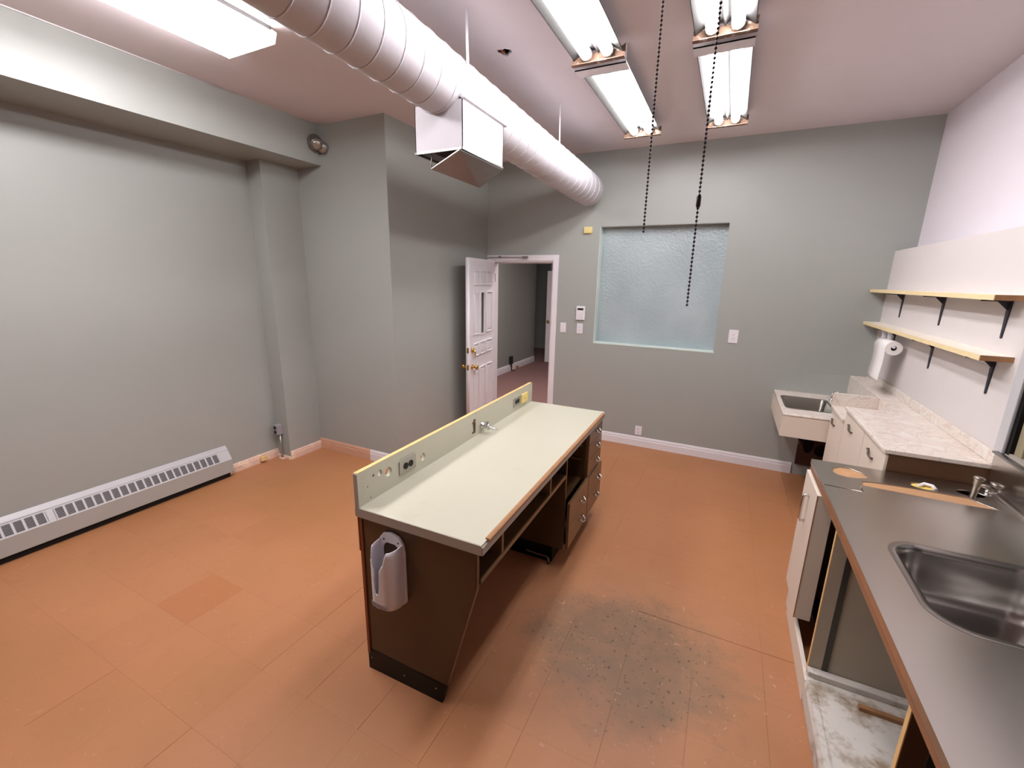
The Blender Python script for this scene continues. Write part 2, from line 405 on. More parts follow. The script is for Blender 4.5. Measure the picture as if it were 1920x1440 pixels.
struct('ceiling_corridor', box(-5, D+.14, 2.8, 2, 11, 2.85), 'ceil', 'ceiling of the room beyond the door', 'ceiling')
cl = thing('ceiling_lamp', 'corridor ceiling lamp beyond the door', 'lamp', (-2.45, 5.95, 2.8))
obj('housing', box(-.32, -.32, -.05, .32, .32, 0), 'lampdark', cl, bevel=.005)
obj('diffuser', box(-.29, -.29, -.06, .29, .29, -.05), 'corrlamp', cl)
d2 = sthing('door_2', 'white door standing at the end of the room beyond', 'door')
obj('leaf', box(-3.6, 9.03, .01, -2.8, 9.07, 2.0), 'white', d2, bevel=.004)
obj('knob', lt([(.012, 0), (.012, .03), (.028, .045), (.03, .06), (.02, .075), (.002, .078)], (-3.53, 9.03, .93), (0, -1, 0), 12), 'brass', d2)
pg = thing('wall_plug', 'dark plug with cord on the baseboard beyond the door', 'plug', (-3.85, 7.78, 0))
obj('body', boxes((0, -.05, .14, .05, .05, .30)), 'dark', pg, bevel=.01)
obj('cord', tb([(.03, 0, .15), (.035, .01, .08), (.04, 0, .012), (.08, .05, .008)], .012, 6), 'dark', pg)
tag(obj('wooden_stop', box(-3.835, 8.02, 0, -3.80, 8.09, .06), 'brownwood', bevel=.003), 'small brown block against the baseboard beyond the door', 'block')

# ------------------------------------------------------------------ door 1
d1 = sthing('door_1', 'white panelled door standing open with casing, brass knob and deadbolt', 'door')
fr = boxes((DX1, D-.014, 0, DX1+.062, D, 2.095), (DX0-.06, D-.014, 0, DX0, D, 2.095), (DX0, D-.014, DZ, DX1, D, 2.095),
           (DX1-.015, D, 0, DX1, D+.14, DZ-.015), (DX0, D, 0, DX0+.015, D+.14, DZ-.015), (DX0, D, DZ-.015, DX1, D+.14, DZ),
           (DX1-.028, D+.05, 0, DX1-.015, D+.075, DZ-.028), (DX0+.015, D+.05, DZ-.028, DX1-.015, D+.075, DZ-.015))
obj('casing', fr, 'white', d1, bevel=.003)
A = Vector((-2.60, 4.80, 0)); B = Vector((-2.478, 4.012, 0)); dv = (B-A).normalized(); nv = Vector((dv.y, -dv.x, 0))
if nv.x > 0: nv = -nv      # towards the wall side; the visible face is at -nv
LF = lambda a, b, t: tuple(A+dv*a+nv*t+Vector((0, 0, b)))
LW = .797
leaf = obj('leaf', plate([(0, .012), (LW, .012), (LW, 2.03), (0, 2.03)], [[(.372, 1.205), (.468, 1.205), (.468, 1.665), (.372, 1.665)]], LF, 0, .044), 'white', d1)
cols = ((.115, .30), (.33, .505), (.53, .685))
rows = ((1.745, 1.905), (1.205, 1.675), (.965, 1.113), (.12, .82))
for rz0, rz1 in rows:
    for c0, c1 in cols:
        if (rz0, c0) == (1.205, .33): continue
        b_ = bmesh.new()
        # moulding ring + raised field
        prism(b_, [(c0+.034, rz0+.034), (c1-.034, rz0+.034), (c1-.034, rz1-.034), (c0+.034, rz1-.034)], LF, -.010, .001)
        obj('panel', b_, 'white', leaf, bevel=.008)
        obj('moulding', plate([(c0, rz0), (c1, rz0), (c1, rz1), (c0, rz1)], [[(c0+.012, rz0+.012), (c1-.012, rz0+.012), (c1-.012, rz1-.012), (c0+.012, rz1-.012)]], LF, -.013, .001), 'white', leaf, bevel=.004)
obj('glass_frame', plate([(.352, 1.185), (.488, 1.185), (.488, 1.685), (.352, 1.685)], [[(.374, 1.207), (.466, 1.207), (.466, 1.663), (.374, 1.663)]], LF, -.008, .001), 'white', leaf, bevel=.004)
obj('glass_pane', pr([(.37, 1.2), (.47, 1.2), (.47, 1.67), (.37, 1.67)], LF, .003, .008), 'doorglass', leaf)
for zz, big in ((.86, True), (1.05, False)):
    o_ = Vector(LF(LW-.065, zz, 0)); o2_ = Vector(LF(LW-.065, zz, .044))
    k = 'knob' if big else 'deadbolt'
    pf = [(.033, 0), (.033, .006), (.012, .010), (.012, .032), (.024, .042), (.03, .055), (.026, .068), (.012, .074)] if big else [(.03, 0), (.03, .010), (.026, .018), (.012, .020), (.012, .03)]
    obj(k, lt(pf, o_, -nv, 14), 'brass', leaf)
    obj(k, lt(pf, o2_, nv, 14), 'brass', leaf)
    b_ = bmesh.new(); prism(b_, [(.01, zz-.03), (.034, zz-.03), (.034, zz+.03), (.01, zz+.03)], lambda a, b, t: LF(t, b, a), LW-.001, LW+.002)
    obj('latch_plate', b_, 'brass', leaf)
obj('thumb_turn', tb([Vector(LF(LW-.065, 1.05, -.03)), Vector(LF(LW-.072, 1.015, -.034)), Vector(LF(LW-.085, .985, -.03))], .009, 8), 'brass', leaf)
obj('door_closer', boxes((-2.69, D-.04, 2.066, -2.18, D-.032, 2.074), (-2.23, D-.045, 2.055, -2.17, D-.014, 2.08), (-2.55, D-.035, 2.062, -2.52, D-.014, 2.085)), 'galv', d1)
obj('hinge', boxes((-2.612, 4.80, .2, -2.60, 4.812, .3), (-2.612, 4.80, 1.78, -2.60, 4.812, 1.88)), 'brass', d1)

# ------------------------------------------------------------------ window 1 (frosted pane into the next room)
w1 = sthing('window_1', 'square frosted inner window with pale sill in the far wall', 'window')
obj('pane', box(WX0, D+.10, WZ0, WX1, D+.108, WZ1), 'frost', w1)
M_['sillpaint'] = mat('pale_green_sill', S(206, 222, 214), .35)
obj('sill', box(WX0-.004, D-.003, WZ0-.012, WX1+.004, D+.10, WZ0+.004), 'sillpaint', w1, bevel=.003)
obj('side_jamb', box(WX0-.002, D-.001, WZ0+.004, WX0+.004, D+.10, WZ1), 'sillpaint', w1)
obj('side_jamb', box(WX1-.004, D-.001, WZ0+.004, WX1+.002, D+.10, WZ1), 'wall', w1)
obj('head_jamb', box(WX0, D-.001, WZ1-.006, WX1, D+.10, WZ1+.002), 'corr', w1)

# ------------------------------------------------------------------ wall fittings on the far wall
def wallplate(name, label, cat, x, z, wd, h, kind, group=None):
    t = thing(name, label, cat, (x, D, z), 0, group)
    obj('cover_plate', box(-wd/2, -.007, -h/2, wd/2, 0, h/2), 'plastic', t, bevel=.003)
    if kind == 'switch':
        obj('rocker', box(-.017, -.010, -.034, .017, -.006, .034), 'plastic', t, bevel=.002)
    else:
        for s in (-1, 1):
            r = obj('socket', pr(circ(0, s*.02, .0165, 14), XZ, -.0095, -.006), 'plastic', t)
            obj('slot', boxes((-.007, -.0102, s*.02-.002, -.005, -.0093, s*.02+.008), (.005, -.0102, s*.02-.002, .007, -.0093, s*.02+.008), (-.002, -.0102, s*.02-.011, .002, -.0093, s*.02-.007)), 'dark', r)
    return t
wallplate('light_switch', 'white light switch right beside the door casing', 'switch', -1.703, 1.283, .07, .115, 'switch')
wallplate('wall_outlet', 'white wall plate directly under the alarm keypad', 'outlet', -1.503, 1.284, .07, .115, 'outlet', 'white wall outlets')
wallplate('wall_outlet', 'white wall outlet to the right of the frosted window', 'outlet', .073, 1.31, .085, .13, 'outlet', 'white wall outlets')
wallplate('wall_outlet', 'white wall outlet just above the far baseboard', 'outlet', -.751, .184, .075, .105, 'outlet', 'white wall outlets')
kp = thing('alarm_keypad', 'white alarm keypad with small dark display left of the window', 'keypad', (-1.5, D, 1.459))
obj('body', box(-.052, -.024, -.078, .052, 0, .078), 'plastic', kp, bevel=.01)
obj('display', box(-.034, -.026, .034, .034, -.0235, .056), 'screen', kp)
kb = obj('key_cover', box(-.036, -.026, -.06, .036, -.0235, .02), 'plastic', kp, bevel=.003)
for i in range(3):
    for j in range(4):
        obj('key', box(-.030+i*.022, -.0285, -.052+j*.017, -.014+i*.022, -.0255, -.041+j*.017), 'plastic', kb, bevel=.001)
sn = thing('wall_sensor', 'small cream sensor box on the wall above the keypad', 'sensor', (-1.469, D, 2.348))
obj('body', box(-.042, -.03, -.032, .042, 0, .032), 'sensor', sn, bevel=.006)
obj('base', box(-.046, -.006, -.036, .046, 0, .036), 'sensor', sn, bevel=.002)

# ------------------------------------------------------------------ heater on the left wall
ht = thing('baseboard_heater', 'long grey baseboard heater with louvred vents along the left wall', 'heater', (XL, 0, 0))
HY0, HY1 = -.35, 2.20
P0, P1 = Vector((.083, .172)), Vector((.036, .252))
sl = P1-P0; sn_ = Vector((sl.y, -sl.x)).normalized()       # outward normal of the sloped face
def SP(s, y, o=0.): q = P0+sl*s+sn_*o; return (q.x, y, q.y)
def sbox(bm, s0, s1, y0, y1, o0, o1): prism(bm, [(s0, o0), (s1, o0), (s1, o1), (s0, o1)], lambda a, b, t: SP(a, t, b), y0, y1)
obj('front_panel', pr([(.079, .052), (.083, .052), (.083, .172), (.079, .172)], XZ, HY0, HY1), 'heater', ht)
obj('top_lip', pr([(.036, .252), (.036, .258), (.028, .262), (.004, .288), (0, .288), (0, .28), (.026, .252)], XZ, HY0, HY1), 'heater_lt', ht)
gl = bmesh.new()
sbox(gl, 0, .10, HY0, HY1, -.003, 0); sbox(gl, .90, 1, HY0, HY1, -.003, 0)
cells = []
pitch_c = (2.105-1.03)/21
for k in range(21): cells.append((1.03+k*pitch_c, 1.03+(k+1)*pitch_c))
for k in range(14): cells.append((.985-(k+1)*pitch_c, .985-k*pitch_c))
ycuts = sorted(set([round(c, 4) for q in cells for c in q]))
for y in ycuts: sbox(gl, .10, .90, y-.006, y+.006, -.003, 0)
sbox(gl, .10, .90, .985, 1.03, -.003, 0); sbox(gl, .10, .90, 2.105, HY1, -.003, 0); sbox(gl, .10, .90, HY0, cells[-1][0], -.003, 0)
obj('grille_frame', gl, 'heater_lt', ht)
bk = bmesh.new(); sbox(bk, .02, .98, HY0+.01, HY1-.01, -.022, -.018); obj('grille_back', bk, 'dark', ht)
# one vent = its louvres (shared mesh)
vb = bmesh.new(); wv = pitch_c-.012
for i in range(8):
    s0 = .10+.8*(i+.15)/8
    sbox(vb, s0, s0+.8*.42/8, -wv/2, wv/2, -.006, -.003)
vo = obj('vent', vb, 'plastic_grey', ht); vo.location.y = (cells[0][0]+cells[0][1])/2
for c0, c1 in cells[1:]:
    v2 = vo.copy(); C.objects.link(v2); v2.location.y = (c0+c1)/2
ec = [(0, .04), (.079, .04), (.083, .052), (.083, .172), (.036, .255), (.004, .288), (0, .288)]
obj('end_cap', pr(ec, XZ, HY1, HY1+.006), 'heater', ht)
obj('end_cap', pr(ec, XZ, HY0-.006, HY0), 'heater', ht)
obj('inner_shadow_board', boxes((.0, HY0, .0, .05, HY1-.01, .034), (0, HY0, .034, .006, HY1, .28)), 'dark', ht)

# outlet box and conduit on the chase
ob = thing('conduit_outlet', 'grey surface outlet box with conduit at the stepped wall corner', 'outlet', (-3.905, 2.71, 0))
bxo = obj('box', box(-.033, -.06, .262, .033, 0, .362), 'plastic_grey', ob, bevel=.004)
for z in (.29, .335): obj('socket', pr(circ(-.004, z, .017, 12), XZ, -.063, -.059), 'dark', bxo)
obj('conduit', tb([(.012, -.025, .265), (.012, -.025, .1), (.012, -.025, 0.005)], .011, 8), 'plate', ob)
obj('foot', box(-.02, -.05, 0, .045, -.005, .012), 'rawwood', ob, bevel=.002)
tag(obj('wood_block', box(-3.975, 2.50, .02, -3.945, 2.56, .065), 'ply', bevel=.004), 'small yellow block stuck on the raw baseboard near the heater', 'block')

# emergency light on the beam
em = thing('emergency_lamp', 'round grey twin-head emergency lamp on the end of the beam', 'lamp', (XB, 3.03, 2.955))
obj('base', pr(circ(0, 0, .075, 18), YZ, 0, .03), 'galv', em, bevel=.006)
for dy, dz in ((-.03, -.012), (.038, -.025)):
    h_ = obj('lamp_head', lt([(.015, -.04), (.036, -.028), (.048, 0), (.048, .03), (.042, .035)], (.06, dy, dz), (.75, -.5, -.45), 14), 'galv', em)
    obj('lens', lt([(.042, .033), (.032, .042), (.012, .047)], (.06, dy, dz), (.75, -.5, -.45), 14), 'plate', h_)

# ------------------------------------------------------------------ round duct
du = thing('round_duct', 'large white spiral duct hung under the ceiling', 'duct')
DA, DB, DR = Vector((-1.5295, -2.55, 2.935)), Vector((-1.443, 4.69, 2.725)), .152
ax = (DB-DA).normalized(); Ld = (DB-DA).length
dm = lt([(DR, 0), (DR, Ld-.01), (DR-.004, Ld), (.02, Ld)], DA, ax, 48)
body = obj('pipe', dm, 'duct', du)
hx = bmesh.new(); u_ = ax.cross(Vector((1, 0, 0))).normalized(); v_ = ax.cross(u_)
pts = []
nturn = int(Ld/.125)
for k in range(nturn*28):
    a = 2*math.pi*k/28; pts.append(DA+ax*(.125*k/28)+(u_*math.cos(a)+v_*math.sin(a))*(DR+.0004))
tube(hx, pts, .0042, 5); obj('spiral_seam', hx, 'duct', body)
def duct_c(y): return DA+ax*((y-DA.y)/ax.y)
def strap(y):
    c = duct_c(y); hb = bmesh.new(); R = DR+.004
    path = [(c.x+R*.82, CE)]
    for a in range(30, -181, -15): path.append((c.x+R*math.cos(math.radians(a)), c.z+R*math.sin(math.radians(a))))
    w_ = .012
    prev = None
    for px, pz in path:
        v1, v2 = hb.verts.new((px, y-w_, pz)), hb.verts.new((px, y+w_, pz))
        if prev: hb.faces.new((prev[0], prev[1], v2, v1))
        prev = (v1, v2)
    o = obj('hanger_strap', hb, 'duct', du)
    s = o.modifiers.new('solid', 'SOLIDIFY'); s.thickness = .002; s.offset = 1
for y in (.75, 2.16, 3.465): strap(y)
# branch outlet box
X0, X1, Y0, Y1, Z0, Z1 = -1.628, -1.328, 2.09, 2.535, 2.478, 2.70
db = obj('outlet_box', boxes((X0, Y0, Z0, X0+.004, Y1, Z1), (X1-.004, Y0, Z0, X1, Y1, Z1), (X0, Y0, Z0, X1, Y0+.004, Z1), (X0, Y1-.004, Z0, X1, Y1, Z1)), 'duct', du)
obj('flange', pr([(X1, 2.70), (X1+.012, 2.705), (X1-.03, 2.745), (X1-.04, 2.73)], XZ, Y0-.0, Y1+.03), 'duct', db)
obj('rim', boxes((X0-.003, Y0-.003, Z0-.01, X0+.006, Y1+.003, Z0), (X1-.006, Y0-.003, Z0-.01, X1+.003, Y1+.003, Z0), (X0, Y0-.003, Z0-.01, X1, Y0+.006, Z0), (X0, Y1-.006, Z0-.01, X1, Y1+.003, Z0)), 'galv', db)
fb = bmesh.new()
q = [(X1-.002, 2.06, 2.456), (X1-.002, 2.54, 2.460), (-1.49, 2.54, 2.372), (-1.53, 2.09, 2.388)]
vv = [fb.verts.new(p) for p in q]; fb.faces.new(vv); ex = bmesh.ops.extrude_face_region(fb, geom=fb.faces[:])
bmesh.ops.translate(fb, verts=[v for v in ex['geom'] if isinstance(v, bmesh.types.BMVert)], vec=(.002, 0, .006)); bmesh.ops.recalc_face_normals(fb, faces=fb.faces)
obj('damper_flap', fb, 'galv', db)
obj('damper_link', tb([(-1.55, 2.12, 2.48), (-1.545, 2.12, 2.45), (-1.55, 2.12, 2.425), (-1.545, 2.12, 2.40)], .004, 6), 'dullmetal', db)
obj('inner_dark_sheet', boxes((X0+.02, Y0+.03, Z0+.03, X1-.02, Y1-.02, Z0+.034)), 'dark', db)  # near-black sheet across the inside of the outlet box

# ------------------------------------------------------------------ ceiling light fixtures
def strip_light(x0, x1, y0, y1, label, cover):
    xc = (x0+x1)/2; hw = (x1-x0)/2; L_ = y1-y0
    t = thing('strip_light', label, 'ceiling light', (xc, y0, CE), 0, 'bare two-tube strip lights')
    hs = bmesh.new()
    pf = [(-hw, -.068), (-hw+.004, -.068), (-hw*.55, -.03), (-.012, -.03), (0, -.055), (.012, -.03), (hw*.55, -.03), (hw-.004, -.068), (hw, -.068), (hw*.60, -.003), (-hw*.60, -.003)]
    prism(hs, pf, XZ, 0, L_)
    obj('reflector', hs, 'lampdark', t)
    obj('spine', box(-hw*.6, .002, -.004, hw*.6, L_-.002, 0), 'lampdark', t)
    for s in (-1, 1):
        tu = obj('tube', tb([(s*hw*.42, .05, -.062), (s*hw*.42, L_-.035, -.062)], .030, 12), 'tube', t)
        obj('tube_cap', lt([(.0305, 0), (.0305, .02), (.012, .022)], (s*hw*.42, L_-.037, -.062), (0, 1, 0), 12), 'tubecap', tu)
    # rusty end plate with ragged scallops round the tubes
    zt = -.008
    ep = [(-hw-.008, -.100), (hw+.008, -.100), (hw+.008, zt-.02), (hw*.75, -.052), (hw*.6, -.046), (hw*.42, -.06), (hw*.22, -.05), (.01, -.042), (0, -.052), (-.01, -.042), (-hw*.22, -.05), (-hw*.42, -.06), (-hw*.6, -.046), (-hw*.75, -.052), (-hw-.008, zt-.02)]
    obj('end_plate', pr(ep, XZ, L_, L_+.004), 'rust', t)
    obj('end_lip', box(-hw-.008, L_-.03, -.102, hw+.008, L_+.004, -.0985), 'rust', t)
    if cover: obj('end_cover', boxes((-hw-.006, -.002, -.096, hw+.006, .095, -.09), (-hw-.006, -.002, -.096, hw+.006, .002, -.004)), 'white', t)
    else: obj('end_cover', box(-hw, -.004, -.09, hw, 0, -.004), 'lampdark', t)
    return t
strip_light(-.975, -.69, 1.38, 2.735, 'bare strip light nearer the viewer, beside the duct', False)
strip_light(-.985, -.695, 2.80, 4.16, 'bare strip light nearer the far wall, beside the duct', True)
strip_light(-.325, -.045, 1.38, 2.73, 'bare strip light nearer the viewer, in the row farther from the duct', False)
strip_light(-.33, -.05, 2.80, 4.155, 'bare strip light nearer the far wall, in the row farther from the duct', True)

wl = thing('wraparound_light', 'glowing wraparound ceiling light with acrylic diffuser near the beam', 'ceiling light', (-2.57, .15, CE))
hw = .218; L_ = 1.71  # unseen near end lengthened to throw more light on the left wall
obj('housing', box(-hw+.04, 0, -.03, hw-.04, L_, 0), 'lampdark', wl, bevel=.003)
obj('diffuser', pr([(-hw+.03, -.028), (-hw, -.045), (-hw+.02, -.088), (hw-.02, -.088), (hw, -.045), (hw-.03, -.028)], XZ, .004, L_-.004), 'diff', wl)
for y in (0, L_-.004): obj('end_cap', pr([(-hw+.03, -.02), (-hw-.003, -.043), (-hw+.018, -.091), (hw-.018, -.091), (hw+.003, -.043), (hw-.03, -.02)], XZ, y, y+.004), 'diffend', wl)

# ------------------------------------------------------------------ bead pull chains
def chain(x, y, zb, label, conn):
    t = thing('pull_chain', label, 'chain', (x, y, zb), 0, 'bead pull chains')
    b_ = bmesh.new(); step = .0102; n = int((CE-.01-zb)/step)
    for k in range(n):
        z = k*step
        if conn and abs(z-conn) < .014: continue
        lathe(b_, [(.0006, -.0036), (.0030, -.0022), (.0038, 0), (.0030, .0022), (.0006, .0036)], (0, 0, z), (0, 0, 1), 6)
    tube(b_, [(0, 0, 0), (0, 0, n*step)], .0008, 4)
    o = obj('beads', b_, 'chain', t); o['kind'] = 'stuff'
    if conn: obj('connector', lt([(.003, -.017), (.0058, -.011), (.0058, .011), (.003, .017)], (0, 0, conn), (0, 0, 1), 10), 'chain', t)
    obj('ceiling_hook', lt([(.012, CE-zb), (.012, CE-zb-.006), (.003, CE-zb-.01), (.003, CE-zb-.02)], (0, 0, 0), (0, 0, 1), 10), 'chain', t)
c1 = Vector((-.2472, 1.35, 1.9629)); c2 = Vector((-.1027, 1.28, 1.7639))
chain(c1.x, c1.y, c1.z, 'dark bead pull chain with the shorter free end', None)
chain(c2.x, c2.y, c2.z, 'dark bead pull chain hanging lower, with a connector', .262)

# ------------------------------------------------------------------ workbench
WB = thing('workbench', 'brown laminate workbench with cream top and upright splash board in mid-room', 'workbench', (-1.318, 1.233, 0), .0175)
DWd, DLn, DZt, DSp = .6045, 1.913, .8548, 1.0124
ct = obj('countertop', box(-.022, 0, .812, DWd-.006, DLn, DZt), 'cream', WB, bevel=.002)
obj('end_edge', box(-.023, -.003, .812, DWd-.005, 0, DZt-.0015), 'cream_edge', ct)
obj('front_edge', box(DWd-.006, .0, .812, DWd, DLn, DZt-.010), 'cream_edge', ct)
# wooden moulding along the front edge, split in two slightly uneven lengths
for a, b, dx_ in ((.045, .93, 0), (.93, 1.86, .0015)):
    obj('edge_moulding', pr([(DWd-.016+dx_, DZt-.002), (DWd+.004+dx_, DZt-.010), (DWd+.006+dx_, DZt+.001), (DWd-.002+dx_, DZt+.006), (DWd-.014+dx_, DZt+.005)], XZ, a, b), 'brownwood', ct, bevel=.001)
hl = [circ(.094, .966, .0075, 14), circ(.134, .963, .0145, 18), circ(.191, .945, .022, 24), circ(.453, .92, .0205, 24), rrect(.972, .884, .990, .968, .004, 2)]
sp_out = [(0, DZt), (DLn, DZt), (DLn, DSp-.012), (DLn-.004, DSp-.004), (DLn-.012, DSp), (0, DSp)]
spl = obj('splash_board', plate(sp_out, hl, YZ, -.020, 0), 'cream', WB)
obj('top_edge', box(-.020, .0, DSp, 0, DLn-.012, DSp+.0025), 'ply', spl)
obj('end_edge', box(-.021, -.003, DZt-.002, .0005, 0, DSp-.003), 'cream_edge', spl)
for y, z in ((.055, .93), (.07, .872), (1.0, 1.0), (1.28, 1.004)):
    obj('screw', pr(circ(y, z, .003, 8), YZ, 0, .001), 'dkbrown', spl)
# power plate near the viewer
o1 = obj('outlet_plate', box(0, .264, .893, .005, .39, .962), 'plate', WB, bevel=.0015)
for y in (.309, .347): obj('socket', pr(circ(y, .928, .0165, 16), YZ, .005, .008), 'black', o1)
obj('label_line', box(0, .27, .972, .0008, .385, .974), 'plastic_grey', spl)
o2 = obj('outlet_plate', box(0, 1.555, .893, .005, 1.668, .958), 'plate', WB, bevel=.0015)
for y in (1.595, 1.632): obj('socket', pr(circ(y, .928, .0165, 16), YZ, .005, .008), 'black', o2)
oy = obj('yellow_plate', box(0, 1.690, .890, .012, 1.80, .962), 'yellow', WB, bevel=.002)
obj('screw', pr(circ(1.745, .926, .004, 8), YZ, .012, .0135), 'brownwood', oy)
obj('broken_bracket', boxes((-.002, .970, .882, .004, .990, .970), (0, .955, .950, .006, .972, .957), (0, .953, .885, .006, .972, .893), (.003, .972, .905, .007, .986, .945)), 'dkbrown', WB, bevel=.001)
# gas tap
gt = obj('gas_tap', lt([(.026, 0), (.026, .006), (.02, .012), (.014, .022), (.014, .04), (.017, .043), (.017, .054), (.009, .056)], (0, 1.075, .902), (1, 0, 0), 16), 'chrome', WB)
obj('tap_handle', boxes((.032, 1.07, .915, .05, 1.08, .932), (.028, 1.066, .93, .055, 1.084, .934)), 'chrome', gt, bevel=.001)
obj('nozzle', tb([(.045, 1.075, .900), (.062, 1.076, .896), (.075, 1.078, .893), (.115, 1.083, .889)], [.009, .0085, .006, .0025], 10), 'chrome', gt)
obj('nozzle_stub', tb([(.046, 1.075, .905), (.048, 1.074, .885), (.049, 1.074, .878)], [.008, .009, .007], 10), 'chrome', gt)
# end panel, back and kick plate
obj('end_panel', pr([(-.006, .105), (.418, .098), (.565, .64), (.565, .812), (-.006, .812)], XZ, .018, .038), 'brown', WB)
obj('panel_edge', pr([(.418, .098), (.4215, .098), (.5685, .64), (.5685, .79), (.565, .79), (.565, .64)], XZ, .020, .037), 'brown2', WB)
obj('back_panel', boxes((-.021, .012, .09, -.007, DLn-.01, .812), (-.026, .010, .635, -.021, DLn-.01, .81)), 'redbrown', WB)
kk = obj('kick_plate', pr([(-.020, 0), (.395, 0), (.42, .098), (-.020, .107)], XZ, .014, .034), 'black', WB)
for x, z in ((.0, .065), (.19, .05), (.365, .065)): obj('screw', pr(circ(x, z, .004, 8), XZ, .0125, .014), 'plate', kk)
# open shelf under the top
sh = obj('under_shelf', boxes((-.005, .038, .655, .572, 1.10, .672), (-.005, .04, .672, .01, 1.10, .812)), 'brown', WB)
obj('shelf_edge', box(.572, .040, .653, .576, 1.085, .673), 'brown2', sh)
for y in (.232, .825): obj('divider', box(.0, y-.009, .672, .574, y+.009, .812), 'brown2', WB)
# pedestal
PX = .574
pe = obj('pedestal', boxes((0, 1.10, .155, PX, 1.12, .812), (0, DLn-.022, .155, PX, DLn-.004, .812), (0, 1.12, .155, PX, DLn-.022, .172), (-.005, 1.12, .155, .012, DLn-.02, .812), (.012, 1.525, .172, PX, 1.543, .812), (.012, 1.12, .458, PX-.02, 1.525, .470)), 'brown', WB)
obj('runner', boxes((.05, 1.122, .60, .55, 1.134, .612), (.05, 1.513, .60, .55, 1.525, .612), (.05, 1.122, .70, .55, 1.134, .712), (.05, 1.513, .70, .55, 1.525, .712)), 'brown2', pe)
def pull(par, y, z, x):
    pts_ = [(x, y-.032, z+.004), (x+.014, y-.032, z)]
    for k in range(9):
        a = math.pi*k/8; pts_.append((x+.014+.016*math.sin(a), y-.032*math.cos(a), z-.016*math.sin(a)))
    pts_ += [(x, y+.032, z+.004)]
    obj('pull', tb(pts_, .0052, 8), 'chrome', par)
def drawer(y0, y1, z0, z1, hy, hz, x=PX):
    d_ = obj('drawer_front', box(x, y0, z0, x+.018, y1, z1), 'brown2', WB, bevel=.0015)
    pull(d_, hy, hz, x+.018)
drawer(1.545, 1.905, .702, .806, 1.735, .764); drawer(1.545, 1.905, .588, .699, 1.75, .651); drawer(1.545, 1.905, .462, .585, 1.75, .537)
drawer(1.548, 1.92, .317, .454, 1.79, .380, PX+.012); drawer(1.548, 1.92, .160, .314, 1.76, .252, PX+.012)
drawer(1.112, 1.535, .322, .474, 1.36, .395, PX+.012); drawer(1.112, 1.535, .160, .319, 1.375, .246, PX+.012)
obj('plinth', box(.03, 1.16, 0, .485, DLn-.04, .155), 'black', WB)
obj('floor_pipe', tb([(.30, 1.16, .035), (.38, 1.15, .04), (.455, 1.14, .045), (.472, 1.135, .035), (.473, 1.133, .005)], .007, 8), 'dullmetal', WB)
obj('pipe_foot', lt([(.011, 0), (.011, .018), (.007, .022)], (.473, 1.133, 0), (0, 0, 1), 10), 'dkbrown', WB)

# white cup holder screwed to the end panel
CH = thing('cup_dispenser', 'white plastic slotted dispenser mounted on the workbench end panel', 'dispenser', (-1.318, 1.233, 0), .0175)
def frame_pt(x, y, z): return (x, y, z)
cx_, zb_ = .160, .452
bpo = [(cx_-.066, .46), (cx_-.056, .448), (cx_+.056, .448), (cx_+.068, .46), (cx_+.068, .70), (cx_+.062, .738), (cx_+.04, .766), (cx_, .778), (cx_-.04, .768), (cx_-.06, .742), (cx_-.066, .70)]
bph = [(cx_-.05, .475), (cx_+.05, .475), (cx_+.05, .69), (cx_+.04, .715), (cx_+.02, .728), (cx_-.02, .728), (cx_-.04, .715), (cx_-.05, .69)]
obj('back_plate', plate(bpo, [bph], XZ, .004, .0172), 'plastic', CH, bevel=.003)
for x in (cx_-.036, cx_+.04): obj('screw', pr(circ(x, .742, .0035, 10), XZ, .001, .0045), 'iron', CH)
def shell():
    bm = bmesh.new(); cols_ = []
    hwid, dep = .064, .088
    # closed D-shaped path, from the left wall edge round the front to the right wall edge
    path = []
    n = 140
    for k in range(n+1):
        a = math.pi*(1-k/n)
        ca, sa = math.cos(a), math.sin(a)
        x = cx_+hwid*(abs(ca)**.62)*(1 if ca > 0 else -1); y = .006-dep*(sa**.62)
        path.append((x, y))
    slot = cx_-.012
    s = 0; arc = [0]
    for (a, b), (c, d) in zip(path, path[1:]): arc.append(arc[-1]+math.hypot(c-a, d-b))
    i0 = min(range(len(path)), key=lambda i: abs(path[i][0]-slot)+(0 if path[i][1] < -.05 else 1))
    zbot = lambda y: zb_+.012*max(0, (-.02-y)/.07)-.0
    nz = 14
    def ztop(t):
        t = abs(t)
        if t < .0115: return .545-math.sqrt(max(0, .0115**2-t*t))*.9
        if t < .014: return .545+(t-.0115)/.0025*.105
        if t < .038:
            q = (t-.014)/.024; return .650+.035*(q*q*(3-2*q))
        if t < .055:
            q = (t-.038)/.017; return .685+.052*(1-(1-q)**2.0)
        return .737
    for i, (x, y) in enumerate(path):
        zt = ztop(arc[i]-arc[i0]); col = []
        for j in range(nz+1):
            f = j/nz; z = zbot(y)+(zt-zbot(y))*f
            # slight inward roll near the bottom and at the top lip
            k_ = 1-.10*max(0, 1-f*8)**2-.05*max(0, (z-.68)/.05)
            col.append(bm.verts.new((cx_+(x-cx_)*k_, .006+(y-.006)*k_, z)))
        cols_.append(col)
    for A_, B_ in zip(cols_, cols_[1:]):
        for j in range(nz): bm.faces.new((A_[j], B_[j], B_[j+1], A_[j+1])).smooth = True
    bm.faces.new([c[0] for c in cols_])
    bmesh.ops.recalc_face_normals(bm, faces=bm.faces)
    return bm
so = obj('holder_shell', shell(), 'plastic', CH, smooth=True)
s_ = so.modifiers.new('solid', 'SOLIDIFY'); s_.thickness = .004; s_.offset = -1
gb = bmesh.new()
